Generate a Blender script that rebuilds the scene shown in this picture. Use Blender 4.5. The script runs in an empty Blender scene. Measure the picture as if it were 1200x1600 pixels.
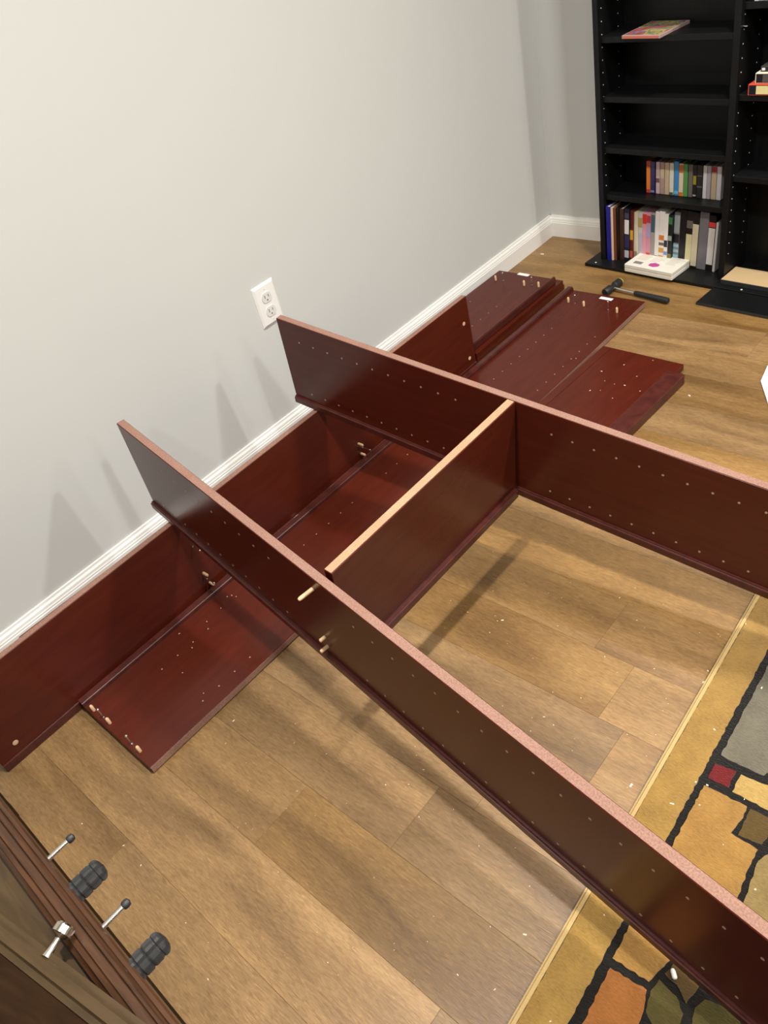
import bpy, bmesh, math, random
from mathutils import Matrix, Vector, Euler
random.seed(7)
SC = bpy.context.scene
C = SC.collection
# ------------------------------------------------------------------ camera
YAW, PITCH, ROLL = 0.893641, 0.687402, -0.275235
CAM = Vector((1.651395, -2.481419, 1.243915)); FPX = 1228.42
def cam_rows():
    f = Vector((-math.sin(YAW)*math.cos(PITCH), math.cos(YAW)*math.cos(PITCH), -math.sin(PITCH)))
    r = Vector((math.cos(YAW), math.sin(YAW), 0)); u = r.cross(f)
    c, s = math.cos(ROLL), math.sin(ROLL)
    return c*r+s*u, -s*r+c*u, -f
RX, UX, BX = cam_rows()
cd = bpy.data.cameras.new('camera'); cam = bpy.data.objects.new('camera', cd); C.objects.link(cam)
cam.matrix_world = Matrix(((RX.x, UX.x, BX.x, CAM.x), (RX.y, UX.y, BX.y, CAM.y), (RX.z, UX.z, BX.z, CAM.z), (0, 0, 0, 1)))
cd.sensor_fit = 'VERTICAL'; cd.sensor_height = 24.0; cd.lens = FPX/1600*24.0
cd.clip_start = 0.02; cd.clip_end = 50
SC.camera = cam
def ray(u, v):
    return RX*((u-600)/FPX) - UX*((v-800)/FPX) - BX
def at(u, v, z=0.0):
    "point of the horizontal plane z seen at a photo pixel"
    d = ray(u, v); return CAM + d*((z-CAM.z)/d.z)
# ------------------------------------------------------------------ light
w = bpy.data.worlds.new('world'); SC.world = w; w.use_nodes = True
w.node_tree.nodes['Background'].inputs[0].default_value = (1, .93, .85, 1)
w.node_tree.nodes['Background'].inputs[1].default_value = 0.02
SC.view_settings.view_transform = 'Standard'; SC.view_settings.look = 'None'
SC.view_settings.exposure = 0.0; SC.view_settings.gamma = 1.0
SC.view_settings.use_curve_mapping = False
CEIL = 2.44
LAMPS = [(1.09, -2.0, 1.45), (2.7, -2.06, 1.35), (4.2, -2.15, 1.2), (1.09, -.72, .95), (2.7, -.72, 1.8), (4.3, -.72, 1.5), (1.1, -3.5, .5), (2.7, -3.5, 1.0)]
LAMP_W = 23.0
for x, y, k in LAMPS:
    ld = bpy.data.lights.new('ceiling_can_light', 'AREA'); ld.shape = 'DISK'; ld.size = .12
    ld.energy = LAMP_W*k; ld.color = (1.0, .965, .915); ld.spread = math.radians(150)
    lo = bpy.data.objects.new('ceiling_can_light', ld); C.objects.link(lo); lo.location = (x, y, CEIL-.012)
# ------------------------------------------------------------------ material helpers
def new_mat(name):
    m = bpy.data.materials.new(name); m.use_nodes = True
    nt = m.node_tree; return m, nt, nt.nodes['Principled BSDF']
def N(nt, t, **kw):
    n = nt.nodes.new(t)
    for k, v in kw.items(): setattr(n, k, v)
    return n
def plain(name, col, rough=.5, metal=0.0, spec=.5, noise=0.0, nscale=60.0, bump=0.0, trans=0.0):
    m, nt, b = new_mat(name)
    b.inputs['Base Color'].default_value = (*col, 1); b.inputs['Roughness'].default_value = rough
    b.inputs['Metallic'].default_value = metal; b.inputs['Specular IOR Level'].default_value = spec
    b.inputs['Transmission Weight'].default_value = trans
    if noise or bump:
        tc = N(nt, 'ShaderNodeTexCoord'); nz = N(nt, 'ShaderNodeTexNoise'); nz.inputs['Scale'].default_value = nscale
        nz.inputs['Detail'].default_value = 4
        nt.links.new(tc.outputs['Object'], nz.inputs['Vector'])
        if noise:
            mx = N(nt, 'ShaderNodeMix', data_type='RGBA')
            mx.inputs[6].default_value = (*[max(0, c*(1-noise)) for c in col], 1)
            mx.inputs[7].default_value = (*[min(1, c*(1+noise)) for c in col], 1)
            nt.links.new(nz.outputs['Fac'], mx.inputs[0]); nt.links.new(mx.outputs[2], b.inputs['Base Color'])
        if bump:
            bp = N(nt, 'ShaderNodeBump'); bp.inputs['Strength'].default_value = bump; bp.inputs['Distance'].default_value = .002
            nt.links.new(nz.outputs['Fac'], bp.inputs['Height']); nt.links.new(bp.outputs['Normal'], b.inputs['Normal'])
    return m
def wood(name, dark, light, stretch, rough, nscale=9, spec=.5, coat=0.0):
    "laminate / stained wood with a soft grain; stretch = scale per object axis"
    m, nt, b = new_mat(name)
    tc = N(nt, 'ShaderNodeTexCoord'); mp = N(nt, 'ShaderNodeMapping'); mp.inputs['Scale'].default_value = stretch
    nz = N(nt, 'ShaderNodeTexNoise'); nz.inputs['Scale'].default_value = nscale; nz.inputs['Detail'].default_value = 6
    nz.inputs['Distortion'].default_value = .6
    cr = N(nt, 'ShaderNodeValToRGB'); cr.color_ramp.elements[0].position = .3; cr.color_ramp.elements[1].position = .72
    cr.color_ramp.elements[0].color = (*dark, 1); cr.color_ramp.elements[1].color = (*light, 1)
    L = nt.links.new
    L(tc.outputs['Object'], mp.inputs['Vector']); L(mp.outputs['Vector'], nz.inputs['Vector'])
    L(nz.outputs['Fac'], cr.inputs['Fac']); L(cr.outputs['Color'], b.inputs['Base Color'])
    b.inputs['Roughness'].default_value = rough; b.inputs['Specular IOR Level'].default_value = spec
    b.inputs['Coat Weight'].default_value = coat; b.inputs['Coat Roughness'].default_value = .25
    return m
def speckle(name, a, c, bcol, scale=420):
    m, nt, b = new_mat(name)
    tc = N(nt, 'ShaderNodeTexCoord'); nz = N(nt, 'ShaderNodeTexNoise'); nz.inputs['Scale'].default_value = scale; nz.inputs['Detail'].default_value = 3
    n2 = N(nt, 'ShaderNodeTexNoise'); n2.inputs['Scale'].default_value = 14
    cr = N(nt, 'ShaderNodeValToRGB')
    cr.color_ramp.elements[0].position = .34; cr.color_ramp.elements[0].color = (*a, 1)
    cr.color_ramp.elements[1].position = .68; cr.color_ramp.elements[1].color = (*c, 1)
    mx = N(nt, 'ShaderNodeMix', data_type='RGBA'); mx.blend_type = 'MULTIPLY'; mx.inputs[0].default_value = .35
    L = nt.links.new
    L(tc.outputs['Object'], nz.inputs['Vector']); L(tc.outputs['Object'], n2.inputs['Vector'])
    L(nz.outputs['Fac'], cr.inputs['Fac']); L(cr.outputs['Color'], mx.inputs[6])
    mx.inputs[7].default_value = (*bcol, 1); L(mx.outputs[2], b.inputs['Base Color'])
    L(n2.outputs['Fac'], mx.inputs[0])
    b.inputs['Roughness'].default_value = .8
    return m
def plank_mat():
    m, nt, b = new_mat('vinyl_plank'); L = nt.links.new
    oi = N(nt, 'ShaderNodeObjectInfo'); tc = N(nt, 'ShaderNodeTexCoord')
    add = N(nt, 'ShaderNodeVectorMath', operation='ADD')
    sc = N(nt, 'ShaderNodeVectorMath', operation='SCALE'); sc.inputs['Scale'].default_value = 37.0
    L(oi.outputs['Color'], sc.inputs[0])
    L(tc.outputs['Object'], add.inputs[0]); L(sc.outputs['Vector'], add.inputs[1])
    def noise(scale, stretch, detail, dist=0.0):
        mp = N(nt, 'ShaderNodeMapping'); mp.inputs['Scale'].default_value = stretch
        nz = N(nt, 'ShaderNodeTexNoise'); nz.inputs['Scale'].default_value = scale; nz.inputs['Detail'].default_value = detail; nz.inputs['Distortion'].default_value = dist
        L(add.outputs['Vector'], mp.inputs['Vector']); L(mp.outputs['Vector'], nz.inputs['Vector']); return nz
    big = noise(2.2, (1.0, 5.0, 1), 3, .8)
    fine = noise(55, (1.0, 6.0, 1), 6, .9)
    pore = noise(70, (1.0, 12.0, 1), 2)
    cr = N(nt, 'ShaderNodeValToRGB')
    cr.color_ramp.elements[0].position = .28; cr.color_ramp.elements[0].color = (.128, .070, .0245, 1)
    cr.color_ramp.elements[1].position = .75; cr.color_ramp.elements[1].color = (.285, .171, .068, 1)
    L(big.outputs['Fac'], cr.inputs['Fac'])
    c2 = N(nt, 'ShaderNodeValToRGB')
    c2.color_ramp.elements[0].position = .32; c2.color_ramp.elements[0].color = (.78, .74, .68, 1)
    c2.color_ramp.elements[1].position = .62; c2.color_ramp.elements[1].color = (1.12, 1.12, 1.12, 1)
    L(fine.outputs['Fac'], c2.inputs['Fac'])
    mx = N(nt, 'ShaderNodeMix', data_type='RGBA'); mx.blend_type = 'MULTIPLY'; mx.inputs[0].default_value = 1
    L(cr.outputs['Color'], mx.inputs[6]); L(c2.outputs['Color'], mx.inputs[7])
    c3 = N(nt, 'ShaderNodeValToRGB')
    c3.color_ramp.elements[0].position = .56; c3.color_ramp.elements[0].color = (1, 1, 1, 1)
    c3.color_ramp.elements[1].position = .72; c3.color_ramp.elements[1].color = (1.35, 1.33, 1.28, 1)
    L(pore.outputs['Fac'], c3.inputs['Fac'])
    mx2 = N(nt, 'ShaderNodeMix', data_type='RGBA'); mx2.blend_type = 'MULTIPLY'; mx2.inputs[0].default_value = 1
    L(mx.outputs[2], mx2.inputs[6]); L(c3.outputs['Color'], mx2.inputs[7]); mx = mx2
    hv = N(nt, 'ShaderNodeHueSaturation'); L(mx.outputs[2], hv.inputs['Color'])
    mr = N(nt, 'ShaderNodeMapRange'); mr.inputs['To Min'].default_value = .90; mr.inputs['To Max'].default_value = 1.13
    sep = N(nt, 'ShaderNodeSeparateColor'); L(oi.outputs['Color'], sep.inputs['Color'])
    L(sep.outputs[0], mr.inputs['Value']); L(mr.outputs['Result'], hv.inputs['Value'])
    ms = N(nt, 'ShaderNodeMapRange'); ms.inputs['To Min'].default_value = .96; ms.inputs['To Max'].default_value = 1.06
    L(sep.outputs[1], ms.inputs['Value']); L(ms.outputs['Result'], hv.inputs['Saturation'])
    L(hv.outputs['Color'], b.inputs['Base Color'])
    bp = N(nt, 'ShaderNodeBump'); bp.inputs['Strength'].default_value = .35; bp.inputs['Distance'].default_value = .001
    L(pore.outputs['Fac'], bp.inputs['Height']); L(bp.outputs['Normal'], b.inputs['Normal'])
    b.inputs['Roughness'].default_value = .42; b.inputs['Specular IOR Level'].default_value = .5
    return m
def pile_mat(name, col, var=.16):
    m, nt, b = new_mat(name); L = nt.links.new
    tc = N(nt, 'ShaderNodeTexCoord')
    n1 = N(nt, 'ShaderNodeTexNoise'); n1.inputs['Scale'].default_value = 22; n1.inputs['Detail'].default_value = 5
    mp = N(nt, 'ShaderNodeMapping'); mp.inputs['Scale'].default_value = (1, 3.5, 1); mp.inputs['Rotation'].default_value = (0, 0, .5)
    n2 = N(nt, 'ShaderNodeTexNoise'); n2.inputs['Scale'].default_value = 160; n2.inputs['Detail'].default_value = 3
    L(tc.outputs['Object'], n1.inputs['Vector']); L(tc.outputs['Object'], mp.inputs['Vector']); L(mp.outputs['Vector'], n2.inputs['Vector'])
    md = N(nt, 'ShaderNodeMath', operation='ADD'); L(n1.outputs['Fac'], md.inputs[0]); L(n2.outputs['Fac'], md.inputs[1])
    mr = N(nt, 'ShaderNodeMapRange'); mr.inputs['From Min'].default_value = .7; mr.inputs['From Max'].default_value = 1.3
    L(md.outputs[0], mr.inputs['Value'])
    mx = N(nt, 'ShaderNodeMix', data_type='RGBA')
    mx.inputs[6].default_value = (*[c*(1-var*1.6) for c in col], 1); mx.inputs[7].default_value = (*[min(1, c*(1+var)) for c in col], 1)
    L(mr.outputs['Result'], mx.inputs[0]); L(mx.outputs[2], b.inputs['Base Color'])
    bp = N(nt, 'ShaderNodeBump'); bp.inputs['Strength'].default_value = .7; bp.inputs['Distance'].default_value = .003
    L(n2.outputs['Fac'], bp.inputs['Height']); L(bp.outputs['Normal'], b.inputs['Normal'])
    b.inputs['Roughness'].default_value = .95; b.inputs['Specular IOR Level'].default_value = .1
    b.inputs['Sheen Weight'].default_value = .3
    return m
M = {}
M['wall'] = plain('greige_paint', (.575, .583, .558), .75, spec=.25, noise=.015, nscale=3, bump=0)
M['ceiling'] = plain('ceiling_paint', (.66, .65, .62), .9)
M['trim'] = plain('white_trim_paint', (.83, .82, .78), .35)
M['plank'] = plank_mat()
M['joint'] = plain('dark_floor_joint', (.155, .095, .042), .8)
M['cherry'] = wood('cherry_laminate', (.060, .0094, .0042), (.080, .0124, .0056), (1.2, 9, 9), .26, 7, .30)
M['cherry_y'] = wood('cherry_laminate_lengthwise', (.060, .0094, .0042), (.080, .0124, .0056), (9, 1.2, 9), .26, 7, .30)
M['lip'] = wood('cherry_edge_moulding', (.046, .0098, .0075), (.080, .0180, .0135), (3, 3, 3), .32, 14, .4)
M['raw'] = speckle('stained_particle_edge', (.205, .112, .080), (.330, .192, .143), (.76, .64, .60))
M['rawtan'] = speckle('raw_particle_edge', (.36, .215, .120), (.53, .345, .215), (.76, .62, .52))
M['dowel'] = plain('dowel_wood', (.64, .43, .24), .7, noise=.15, nscale=150)
M['steel'] = plain('bolt_steel', (.72, .70, .68), .25, 1.0)
M['pin'] = plain('pin_hole_rim', (.46, .33, .24), .45, .3)
M['hole'] = plain('tan_screw_cover', (.58, .40, .25), .6)
M['sticker'] = plain('white_sticker', (.85, .83, .79), .6)
M['black'] = wood('black_woodgrain_laminate', (.0034, .0038, .0041), (.0066, .0072, .0076), (8, 8, 1), .42, 10, .25)
M['blackedge'] = plain('black_edge_band', (.021, .023, .023), .45)
M['dot'] = plain('pale_pin_hole', (.75, .74, .70), .5)
M['plastic'] = plain('white_plastic', (.82, .81, .78), .3)
M['slot'] = plain('outlet_slot_shadow', (.16, .14, .12), .7)
M['recept'] = plain('receptacle_face', (.70, .69, .67), .35)
# ------------------------------------------------------------------ object helpers
W = {}
def bm_box(bm, x0, x1, y0, y1, z0, z1):
    vs = [bm.verts.new(p) for p in ((x0, y0, z0), (x1, y0, z0), (x1, y1, z0), (x0, y1, z0), (x0, y0, z1), (x1, y0, z1), (x1, y1, z1), (x0, y1, z1))]
    for f in ((0, 3, 2, 1), (4, 5, 6, 7), (0, 1, 5, 4), (1, 2, 6, 5), (2, 3, 7, 6), (3, 0, 4, 7)): bm.faces.new([vs[i] for i in f])
    return vs
def mesh_of(bm, name, bevel=0.0, seg=1, smooth=False):
    if bevel: bmesh.ops.bevel(bm, geom=bm.edges[:], offset=bevel, segments=seg, affect='EDGES', profile=.5, clamp_overlap=True)
    bmesh.ops.recalc_face_normals(bm, faces=bm.faces[:])
    me = bpy.data.meshes.new(name); bm.to_mesh(me); bm.free()
    if smooth:
        for p in me.polygons: p.use_smooth = True
    return me
def box(name, x0, x1, y0, y1, z0, z1, bevel=0.0, seg=1):
    bm = bmesh.new(); bm_box(bm, x0, x1, y0, y1, z0, z1); return mesh_of(bm, name, bevel, seg)
def lathe(name, prof, n=16, axis='Z', smooth=True):
    "prof: list of (radius, height)"
    bm = bmesh.new(); rings = []
    for r, h in prof:
        if r < 1e-6: rings.append([bm.verts.new((0, 0, h))])
        else: rings.append([bm.verts.new((r*math.cos(2*math.pi*i/n), r*math.sin(2*math.pi*i/n), h)) for i in range(n)])
    for a, b in zip(rings, rings[1:]):
        for i in range(n):
            j = (i+1) % n
            if len(a) == 1 and len(b) == 1: continue
            if len(a) == 1: bm.faces.new((a[0], b[i], b[j]))
            elif len(b) == 1: bm.faces.new((a[i], a[j], b[0]))
            else: bm.faces.new((a[i], a[j], b[j], b[i]))
    if len(rings[0]) > 1: bm.faces.new(rings[0][::-1])
    if len(rings[-1]) > 1: bm.faces.new(rings[-1])
    me = mesh_of(bm, name)
    if smooth:
        for p in me.polygons: p.use_smooth = len(p.vertices) <= 4
        try: me.set_sharp_from_angle(angle=.7)
        except Exception: pass
    return me
def prism(name, pts, z0, z1, bevel=0.0):
    bm = bmesh.new()
    a = [bm.verts.new((p[0], p[1], z0)) for p in pts]; b = [bm.verts.new((p[0], p[1], z1)) for p in pts]
    bm.faces.new(a[::-1]); bm.faces.new(b)
    for i in range(len(pts)):
        j = (i+1) % len(pts); bm.faces.new((a[i], a[j], b[j], b[i]))
    return mesh_of(bm, name, bevel)
def extrude_profile(name, prof, p0, p1, bevel=0.0):
    "prof: (out, up) points; p0,p1 ends; 'out' is 90 degrees left of the run"
    p0, p1 = Vector(p0), Vector(p1); d = (p1-p0).normalized(); o = Vector((-d.y, d.x, 0)); up = Vector((0, 0, 1))
    bm = bmesh.new()
    a = [bm.verts.new(p0+o*q[0]+up*q[1]) for q in prof]; b = [bm.verts.new(p1+o*q[0]+up*q[1]) for q in prof]
    n = len(prof)
    for i in range(n):
        j = (i+1) % n; bm.faces.new((a[i], a[j], b[j], b[i]))
    bm.faces.new(a[::-1]); bm.faces.new(b)
    return mesh_of(bm, name)
I4 = Matrix.Identity(4)
def T(x, y, z): return Matrix.Translation((x, y, z))
def RZ(a): return Matrix.Rotation(a, 4, 'Z')
def tag(o, label=None, cat=None, group=None, kind=None):
    if label: o['label'] = label
    if cat: o['category'] = cat
    if group: o['group'] = group
    if kind: o['kind'] = kind
    return o
def empty(name, mat, label, cat, group=None):
    o = bpy.data.objects.new(name, None); C.objects.link(o); o.empty_display_size = .05
    o.matrix_basis = mat; W[o] = mat.copy(); return tag(o, label, cat, group)
def put(name, me, mat, parent=None, mw=I4, label=None, kind=None):
    "link a mesh; mw is its WORLD matrix"
    if mat is not None and not me.materials: me.materials.append(M[mat] if isinstance(mat, str) else mat)
    o = bpy.data.objects.new(name, me); C.objects.link(o)
    W[o] = mw.copy()
    if parent is not None:
        o.parent = parent; o.matrix_basis = W[parent].inverted() @ mw
    else: o.matrix_basis = mw
    return tag(o, label, kind=kind)
def top(name, me, mat, mw, label, cat, group=None):
    return tag(put(name, me, mat, None, mw), label, cat, group)
def struct(name, me, mat, mw=I4): return put(name, me, mat, None, mw, kind='structure')

# ================================================================== room
RXM, RYM = 7.0, -6.5
fl = struct('floor', box('floor', -.1, RXM+.1, RYM-.1, .1, -.06, -.0035), 'joint')
PW = .1335; Y0 = -2.3085
KNOWN = {0: .842, 1: 1.045, -1: 1.256, -2: .639, 3: 1.25, 4: 1.2}
meshes = {}
prng = random.Random(11)
for r in range(-8, 18):
    y0 = Y0+r*PW; y1 = y0+PW
    if y1 > .0: y1 = 0.0
    if y0 >= 0: break
    PL = 1.22; off = KNOWN.get(r, prng.uniform(0, PL)); off -= math.ceil(off/PL)*PL
    x = off
    last = None
    while x < 3.2:
        a, b = max(x, 0), min(x+PL, 3.2)
        if b-a > .02:
            key = (round(b-a, 4), round(y1-y0, 4))
            if key not in meshes:
                g = .00012
                bm = bmesh.new(); bm_box(bm, g, b-a-g, g, y1-y0-g, -.004, 0)
                tops = [e for e in bm.edges if all(v.co.z > -.001 for v in e.verts)]
                bmesh.ops.bevel(bm, geom=tops, offset=.00025, segments=1, affect='EDGES')
                meshes[key] = mesh_of(bm, 'plank')
            o = put('plank', meshes[key], 'plank', fl, T(a, y0, 0))
            v = prng.random()
            while last is not None and abs(v-last) < .15: v = prng.random()
            last = v
            o.color = (v, prng.random(), prng.random(), 1)
        x += PL
# planks beyond the part of the floor the photo shows: one surface
put('plank_field', box('plank_field', 3.2006, RXM, RYM, 0, -.004, 0), 'plank', fl, kind='stuff').color = (.5, .5, .5, 1)
put('plank_field', box('plank_field', 0, 3.2, RYM, Y0-8*PW-.0006, -.004, 0), 'plank', fl, kind='stuff').color = (.4, .5, .3, 1)
struct('wall_left', box('wall_left', -.1, 0, RYM-.1, .1, -.06, CEIL+.05), 'wall')
struct('wall_back', box('wall_back', 0, RXM, 0, .1, -.06, CEIL+.05), 'wall')
struct('wall_right', box('wall_right', RXM, RXM+.1, RYM-.1, .1, -.06, CEIL+.05), 'wall')
struct('wall_front', box('wall_front', 0, RXM, RYM-.1, RYM, -.06, CEIL+.05), 'wall')
struct('ceiling', box('ceiling', -.1, RXM+.1, RYM-.1, .1, CEIL, CEIL+.05), 'ceiling')
BH = .077
BP = [(0, 0), (.0135, 0), (.0135, .052), (.0120, .0545), (.0120, .058), (.0105, .0605), (.0095, .0665), (.0060, .0715), (.0050, BH), (0, BH)]
struct('baseboard_left', extrude_profile('baseboard_left', BP, (0, 0, 0), (0, RYM, 0)), 'trim')
struct('baseboard_back', extrude_profile('baseboard_back', BP, (RXM, 0, 0), (.0, 0, 0)), 'trim')
# ================================================================== wall outlet
def outlet():
    oy, oz = -1.343, .398
    e = empty('wall_outlet', T(0, oy, oz), 'white duplex wall outlet with a plain cover plate on the greige wall', 'outlet')
    # cover plate: raised with sloped rim
    bm = bmesh.new(); hw, hh = .0375, .0565
    lo = [(-hw, -hh), (hw, -hh), (hw, hh), (-hw, hh)]
    def ring(k, x): return [bm.verts.new((x, p[0]*(1-k/hw), p[1]*(1-k/hh))) for p in lo]
    r0, r1, r2 = ring(0, 0), ring(.0006, .0022), ring(.006, .0058)
    for a, b in ((r0, r1), (r1, r2)):
        for i in range(4): bm.faces.new((a[i], a[(i+1) % 4], b[(i+1) % 4], b[i]))
    bm.faces.new(r2)
    put('cover_plate', mesh_of(bm, 'cover_plate'), 'plastic', e, W[e])
    # receptacle bodies: circles clipped flat at top and bottom
    n = 28; pts = []
    for i in range(n):
        a = 2*math.pi*i/n; pts.append((.0165*math.cos(a), max(-.0135, min(.0135, .0165*math.sin(a)))))
    rm = prism('receptacle', pts, 0, .0016)
    for s in (1, -1):
        mw = W[e] @ T(.0058, 0, s*.0195) @ Matrix(((0, 0, 1, 0), (1, 0, 0, 0), (0, 1, 0, 0), (0, 0, 0, 1)))
        r = put('receptacle', rm, 'recept', e, mw)
        for k, (dy, dz, a, b) in enumerate(((-.0062, .003, .0011, .0042), (.0062, .003, .0011, .0034))):
            put('slot', box('slot', -.0002, .0003, dy-a, dy+a, dz-b, dz+b), 'slot', r, W[e] @ T(.0074, 0, s*.0195))
        put('ground_hole', lathe('ground_hole', [(.0024, 0), (.0024, .0004)], 12), 'slot', r, W[e] @ T(.0072, 0, s*.0195-.0072) @ Matrix.Rotation(math.pi/2, 4, 'Y'))
    for s in (1, -1):
        put('screw', lathe('screw', [(.0024, 0), (.0022, .0008), (0, .001)], 12), 'recept', e, W[e] @ T(.0057, 0, s*.042) @ Matrix.Rotation(math.pi/2, 4, 'Y'))
outlet()
# ================================================================== boards of the dismantled bookcase
def Rl(a, b, c): return Matrix.Rotation(a, 4, 'Z') @ Matrix.Rotation(b, 4, 'Y') @ Matrix.Rotation(c, 4, 'X')
PH, PT = .221, .017
DOWEL = lathe('dowel', [(.0030, -.004), (.0036, -.002), (.0036, .015), (.0024, .017)], 10)
BOLT = lathe('bolt', [(.0024, -.001), (.0024, .004), (.0013, .0045), (.0013, .026), (.0027, .027), (.0027, .031), (.0015, .032)], 8)
DOWEL.materials.append(M['dowel']); BOLT.materials.append(M['steel'])
def pins(name, pts, axis, r=.0023, h=.0004):
    "rows of tiny pin-hole rims on one face, too small to pick apart; pts = positions, axis = face normal"
    bm = bmesh.new(); ax = Vector(axis); u = ax.orthogonal().normalized(); v = ax.cross(u); n = 8
    for p in pts:
        p = Vector(p)
        a = [bm.verts.new(p+u*r*math.cos(2*math.pi*i/n)+v*r*math.sin(2*math.pi*i/n)) for i in range(n)]
        b = [bm.verts.new(q.co+ax*h) for q in a]
        bm.faces.new(b)
        for i in range(n): bm.faces.new((a[i], a[(i+1) % n], b[(i+1) % n], b[i]))
    return mesh_of(bm, name)
def lip_mesh(name, L, w0, w1, v0, v1):
    bm = bmesh.new(); bm_box(bm, 0, L, v0, v1, w0, w1)
    long = [e for e in bm.edges if abs(e.verts[0].co.x-e.verts[1].co.x) > .1]
    bmesh.ops.bevel(bm, geom=long, offset=.0032, segments=3, affect='EDGES')
    return mesh_of(bm, name)
frame = empty('bookcase_frame', T(1.2, -1.75, 0), 'half assembled dark cherry bookcase frame lying across the floor onto the rug', 'bookcase')
def upright(q, L, label, nodes):
    mw = T(q[3], q[4], q[5]) @ Rl(q[0], q[1], q[2])
    b = put('side_panel', box('side_panel', 0, L, 0, PT, 0, PH-.0006, .0008), 'cherry', frame, mw, label=label)
    bm = bmesh.new(); bm_box(bm, .0012, L-.0012, .0012, PT-.0012, PH-.0008, PH+.0002)
    put('raw_edge', mesh_of(bm, 'raw_edge'), 'raw', b, mw, label='pinkish stained particle board edge')
    put('front_moulding', lip_mesh('front_moulding', L, -.020, .001, -.0070, PT+.0070), 'lip', b, mw)
    us = [.0602+.0437*k for k in range(int((L-.1)/.0437)+1)]
    us = [u for u in us if not (.53 < u < .70)]
    pts = [(u, 0, wv) for u in us for wv in (.1725, .0235)]
    put('pin_holes', pins('pin_holes', pts, (0, -1, 0)), 'pin', b, mw, kind='stuff')
    for u, wv, ln in nodes:
        put('dowel', DOWEL, None, b, mw @ T(u, 0, wv) @ Matrix.Rotation(math.pi/2, 4, 'X') @ Matrix.Scale(ln, 4, (0, 0, 1)))
    return b, mw
Q2 = (-.111, .111, -.007, .217, -1.952, .264); Q1 = (.031, .117, .021, .220, -1.499, .263)
up2, MW2 = upright(Q2, 2.08, 'nearer side panel with three dowels sticking out', ((.622, .190, 1.75), (.613, .052, .7), (.6135, .026, 1.0)))
up1, MW1 = upright(Q1, 1.97, 'farther side panel with rows of pin holes', ())
# fixed shelf between the two side panels
mwS = T(.8405, -1.998, .1945) @ Matrix.Rotation(.114, 4, 'Y')
SL = .5095
fs = put('fixed_shelf', box('fixed_shelf', 0, PT, 0, SL, 0, PH-.0006, .0008), 'cherry_y', frame, mwS, label='cross shelf with a raw tan edge')
put('raw_edge', box('raw_edge', .0008, PT-.0016, .001, SL-.001, PH-.0009, PH+.0002), 'rawtan', fs, mwS, label='raw tan particle board edge')
bm = bmesh.new(); bm_box(bm, -.002, PT+.010, .006, SL-.006, -.020, .003)
lg = [e for e in bm.edges if abs(e.verts[0].co.y-e.verts[1].co.y) > .1]; bmesh.ops.bevel(bm, geom=lg, offset=.003, segments=3, affect='EDGES')
put('front_moulding', mesh_of(bm, 'front_moulding'), 'lip', fs, mwS)

# loose side panel standing on its long edge along the wall
XS, HS, YA, YB = .289, .234, -2.512, -.884
st = empty('loose_side_panel', T(XS-.009, (YA+YB)/2, 0), 'long cherry side panel standing on edge parallel to the wall', 'board')
put('board', box('board', XS-PT, XS, YA, YB, .012, HS-.0006, .0008), 'cherry_y', st)
put('raw_edge', box('raw_edge', XS-PT+.0012, XS-.0012, YA+.001, YB-.001, HS-.001, HS+.0002), 'raw', st, label='pinkish stained particle board edge')
put('front_moulding', box('front_moulding', XS-PT-.002, XS+.0035, YA, YB, 0, .0205, .002, 2), 'lip', st)
RXm = Matrix.Rotation(math.pi/2, 4, 'Y')
for y, z, k in ((-1.952, .071, 1), (-1.948, .036, .9), (-1.407, .069, 1), (-1.407, .036, .9)):
    put('dowel', DOWEL, None, st, T(XS, y, z) @ RXm @ Matrix.Scale(k, 4, (0, 0, 1)))
for y, z in ((-1.952, .053), (-1.947, .154), (-1.399, .052)):
    put('bolt', BOLT, None, st, T(XS, y, z) @ RXm)
for y, z in ((-2.467, .047), (-.912, .160), (-.911, .045)):
    put('cam_hole', lathe('cam_hole', [(.0058, 0), (.0058, .0004), (.0048, .0006), (0, .0006)], 16), 'hole', st, T(XS, y, z) @ RXm, label='pale round hole')
put('bracket', box('bracket', 0, .004, -.008, .008, 0, .010, .0008), 'sticker', st, T(XS+.0035, -1.668, .012))

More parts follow.
